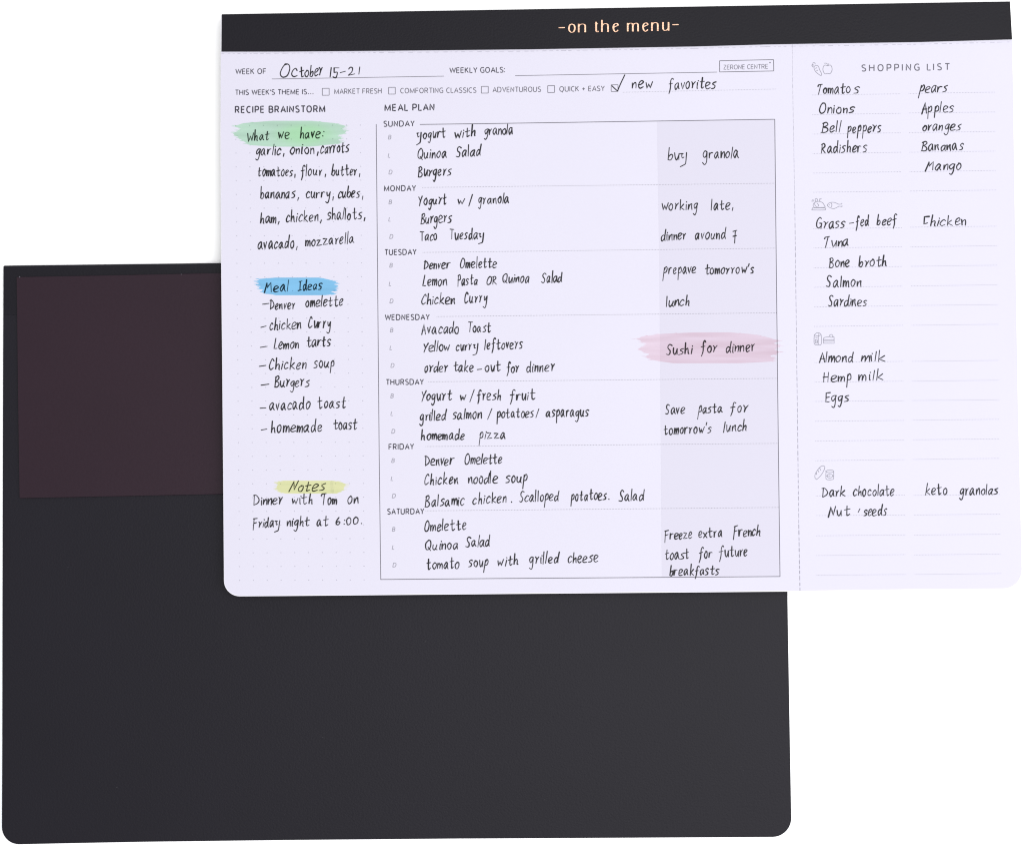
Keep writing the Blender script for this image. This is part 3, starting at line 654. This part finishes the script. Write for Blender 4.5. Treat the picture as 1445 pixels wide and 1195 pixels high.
note('grilled salmon / potatoes / asparagus', [(A2, 'grilled', 983, 845, 1117, 838, dict(xh=8.8)), (A2, 'salmon', 1152, 836, 1300, 834), (A2, '/', 1330, 832, 1350, 832, dict(xh=9)), (D, 'potatoes', 6, 790, 182, 787, dict(xh=8.8)), (D, '/', 193, 783, 206, 783, dict(xh=7.6)), (D, 'asparagus', 243, 785, 450, 783, dict(xh=9))])
note('homemade pizza', [(A2, 'homemade', 993, 943, 1210, 940, dict(xh=8.8)), (A2, 'pizza', 1288, 938, 48, 888, D, dict(xh=8.8))])
note('Denver Omelette', [(A3, 'Denver', 1010, 206, 1155, 203), (A3, 'Omelette', 1215, 200, 1403, 193, dict(xh=9))])
note('Chicken noodle soup', [(A3, 'Chicken', 1008, 303, 1180, 299, dict(xh=9)), (A3, 'noodle', 1232, 298, 1380, 293), (E_, 'soup', 48, 280, 150, 276)])
note('Balsamic chicken. Scalloped potatoes. Salad', [(A3, 'Balsamic', 1010, 414, 1210, 406), (A3, 'chicken', 1255, 402, 50, 374, E_), (E_, '.', 75, 374, 82, 374), (E_, 'Scalloped', 112, 373, 303, 365, dict(xh=9)), (E_, 'potatoes', 365, 365, 537, 361, dict(xh=9)), (E_, '.', 549, 362, 555, 362), (E_, 'Salad', 597, 368, 715, 364)])
note('Omelette', [(A3, 'Omelette', 1008, 541, 1222, 531, dict(xh=9))])
note('Quinoa Salad', [(A3, 'Quinoa', 1013, 637, 1178, 629, dict(xh=8.8)), (A3, 'Salad', 1217, 620, 1343, 616)])
note('tomato soup with grilled cheese', [(A3, 'tomato', 1020, 735, 1180, 728), (A3, 'soup', 1233, 722, 1333, 719), (A3, 'with', 1380, 719, 108, 674, E_, dict(xh=9)), (E_, 'grilled', 163, 673, 303, 667), (E_, 'cheese', 350, 668, 497, 662)])
note('new favorites', [(B, 'new', 662, 157, 762, 153, dict(xh=9.4)), (B, 'favorites', 838, 160, 1068, 155, dict(xh=9.6))])
k = Ink(ZP)
k.ribbon([px(B, *p) for p in smooth([(563, 143), (575, 155), (590, 168), (590, 168), (606, 130), (625, 90)])], 1.5)
k.done('handwriting', 'pen', SH, 'handwritten tick in the last check box')
note('buy granola', [(B, 'bu$', 835, 503, 930, 500, dict(xh=9.8)), (B, 'granola', 1003, 497, 1178, 491, dict(xh=9.8))])
note('working late,', [(B, 'working', 805, 746, 977, 741, dict(xh=9.4)), (B, 'late,', 1045, 745, 1150, 741, dict(xh=9))])
note('dinner around 7', [(B, 'dinner', 803, 894, 923, 888, dict(xh=9)), (B, 'avound', 967, 888, 1117, 885, dict(xh=9)), (B, '7', 1148, 896, 1170, 896, dict(xh=11))])
note("prepare tomorrow's", [(D, 'prepave', 813, 94, 972, 88, dict(xh=9)), (D, "tomorrow's", 1015, 94, 1253, 88, dict(xh=8.4))])
note('lunch', [(D, 'lunch', 827, 250, 942, 245, dict(xh=8.8))])
note('Sushi for dinner', [(D, 'Sushi', 825, 484, 953, 480, dict(xh=9.2)), (D, 'for', 995, 474, 1073, 471, dict(xh=9.4)), (D, 'dinner', 1117, 472, 1260, 467, dict(xh=9.4))])
note('Save pasta for', [(D, 'Save', 822, 771, 917, 768, dict(xh=9)), (D, 'pasta', 982, 768, 1100, 763, dict(xh=9)), (D, 'for', 1138, 764, 1220, 761, dict(xh=9.4))])
note("tomorrow's lunch", [(D, "tomorrow's", 815, 872, 1043, 862, dict(xh=9)), (D, 'lunch', 1105, 860, 1217, 853, dict(xh=8.8))])
note('Freeze extra French', [(E_, 'Freeze', 820, 556, 950, 548, dict(xh=9)), (E_, 'extra', 985, 547, 1100, 541, dict(xh=9)), (E_, 'French', 1153, 541, 1283, 535, dict(xh=9))])
note('toast for future', [(E_, 'toast', 820, 653, 937, 647, dict(xh=9)), (E_, 'for', 985, 645, 1050, 642, dict(xh=9)), (E_, 'future', 1083, 640, 1220, 634, dict(xh=9.2))])
note('breakfasts', [(E_, 'breakfasts', 843, 729, 1083, 725, dict(xh=8.6))])
P_ = SR
note('Tomatos', [(S1, 'Tomato', 222, 305, 418, 300, dict(xh=8.6)), (S1, 's', 440, 300, 472, 299, dict(xh=9.6))], P_)
note('Onions', [(S1, 'Onions', 237, 419, 440, 416, dict(xh=8.4))], P_)
note('Bell peppers', [(S1, 'Bell', 247, 535, 357, 530, dict(xh=8.8)), (S1, 'peppers', 403, 536, 600, 530, dict(xh=8.8))], P_)
note('Radishers', [(S1, 'Radishers', 247, 656, 517, 647, dict(xh=9))], P_)
note('pears', [(S1, 'pears', 828, 298, 993, 293, dict(xh=9.4, slant=.16))], P_)
note('Apples', [(S1, 'Apples', 840, 420, 1028, 412, dict(xh=9))], P_)
note('Oranges', [(S1, 'oranges', 845, 523, 1070, 519, dict(xh=8.8, slant=.14))], P_)
note('Bananas', [(S1, 'Bananas', 838, 642, 1088, 637, dict(xh=9))], P_)
note('Mango', [(S1, 'Mango', 862, 758, 1070, 750, dict(xh=8.6, slant=.14))], P_)
note('Grass-fed beef', [(S1, 'Grass', 220, 1100, 385, 1095, dict(xh=9)), (S1, '-', 412, 1090, 440, 1090), (S1, 'fed', 452, 1087, 528, 1083, dict(xh=9)), (S1, 'beef', 575, 1081, 693, 1079, dict(xh=9))], P_)
note('Chicken', [(S1, '[', 852, 1078, 885, 1078, dict(xh=9.4, w=2.1)), (S1, 'hicken', 893, 1084, 1103, 1080, dict(xh=9))], P_)
note('Tuna', [(S2, 'Tuna', 262, 290, 410, 280, dict(xh=9))], P_)
note('Bone broth', [(S2, 'Bone', 292, 407, 412, 405, dict(xh=9)), (S2, 'broth', 470, 404, 632, 400, dict(xh=9))], P_)
note('Salmon', [(S2, 'Salmon', 275, 524, 485, 521, dict(xh=9))], P_)
note('Sardines', [(S2, 'Sardines', 287, 636, 517, 636, dict(xh=9))], P_)
note('Almond milk', [(S2, 'Almond', 237, 968, 440, 966, dict(xh=8.8)), (S2, 'milk', 485, 965, 622, 962, dict(xh=8.8))], P_)
note('Hemp milk', [(S2, 'Hemp', 260, 1085, 425, 1079, dict(xh=8.8)), (S2, 'milk', 470, 1078, 610, 1072, dict(xh=8.8))], P_)
note('Eggs', [(S3, 'Eggs', 250, 107, 380, 102, dict(xh=9.4))], P_)
note('Dark chocolate', [(S3, 'Dark', 232, 623, 355, 615, dict(xh=9)), (S3, 'chocolate', 402, 617, 623, 613, dict(xh=9))], P_)
note('Nut, seeds', [(S3, 'Nut', 266, 728, 382, 722, dict(xh=8.6)), (S3, '`', 427, 712, 437, 712, dict(xh=6)), (S3, 'seeds', 458, 724, 582, 720, dict(xh=9))], P_)
note('keto granolas', [(S3, 'keto', 795, 611, 912, 606, dict(xh=9)), (S3, 'granolas', 980, 611, 1187, 607, dict(xh=9.2))], P_)
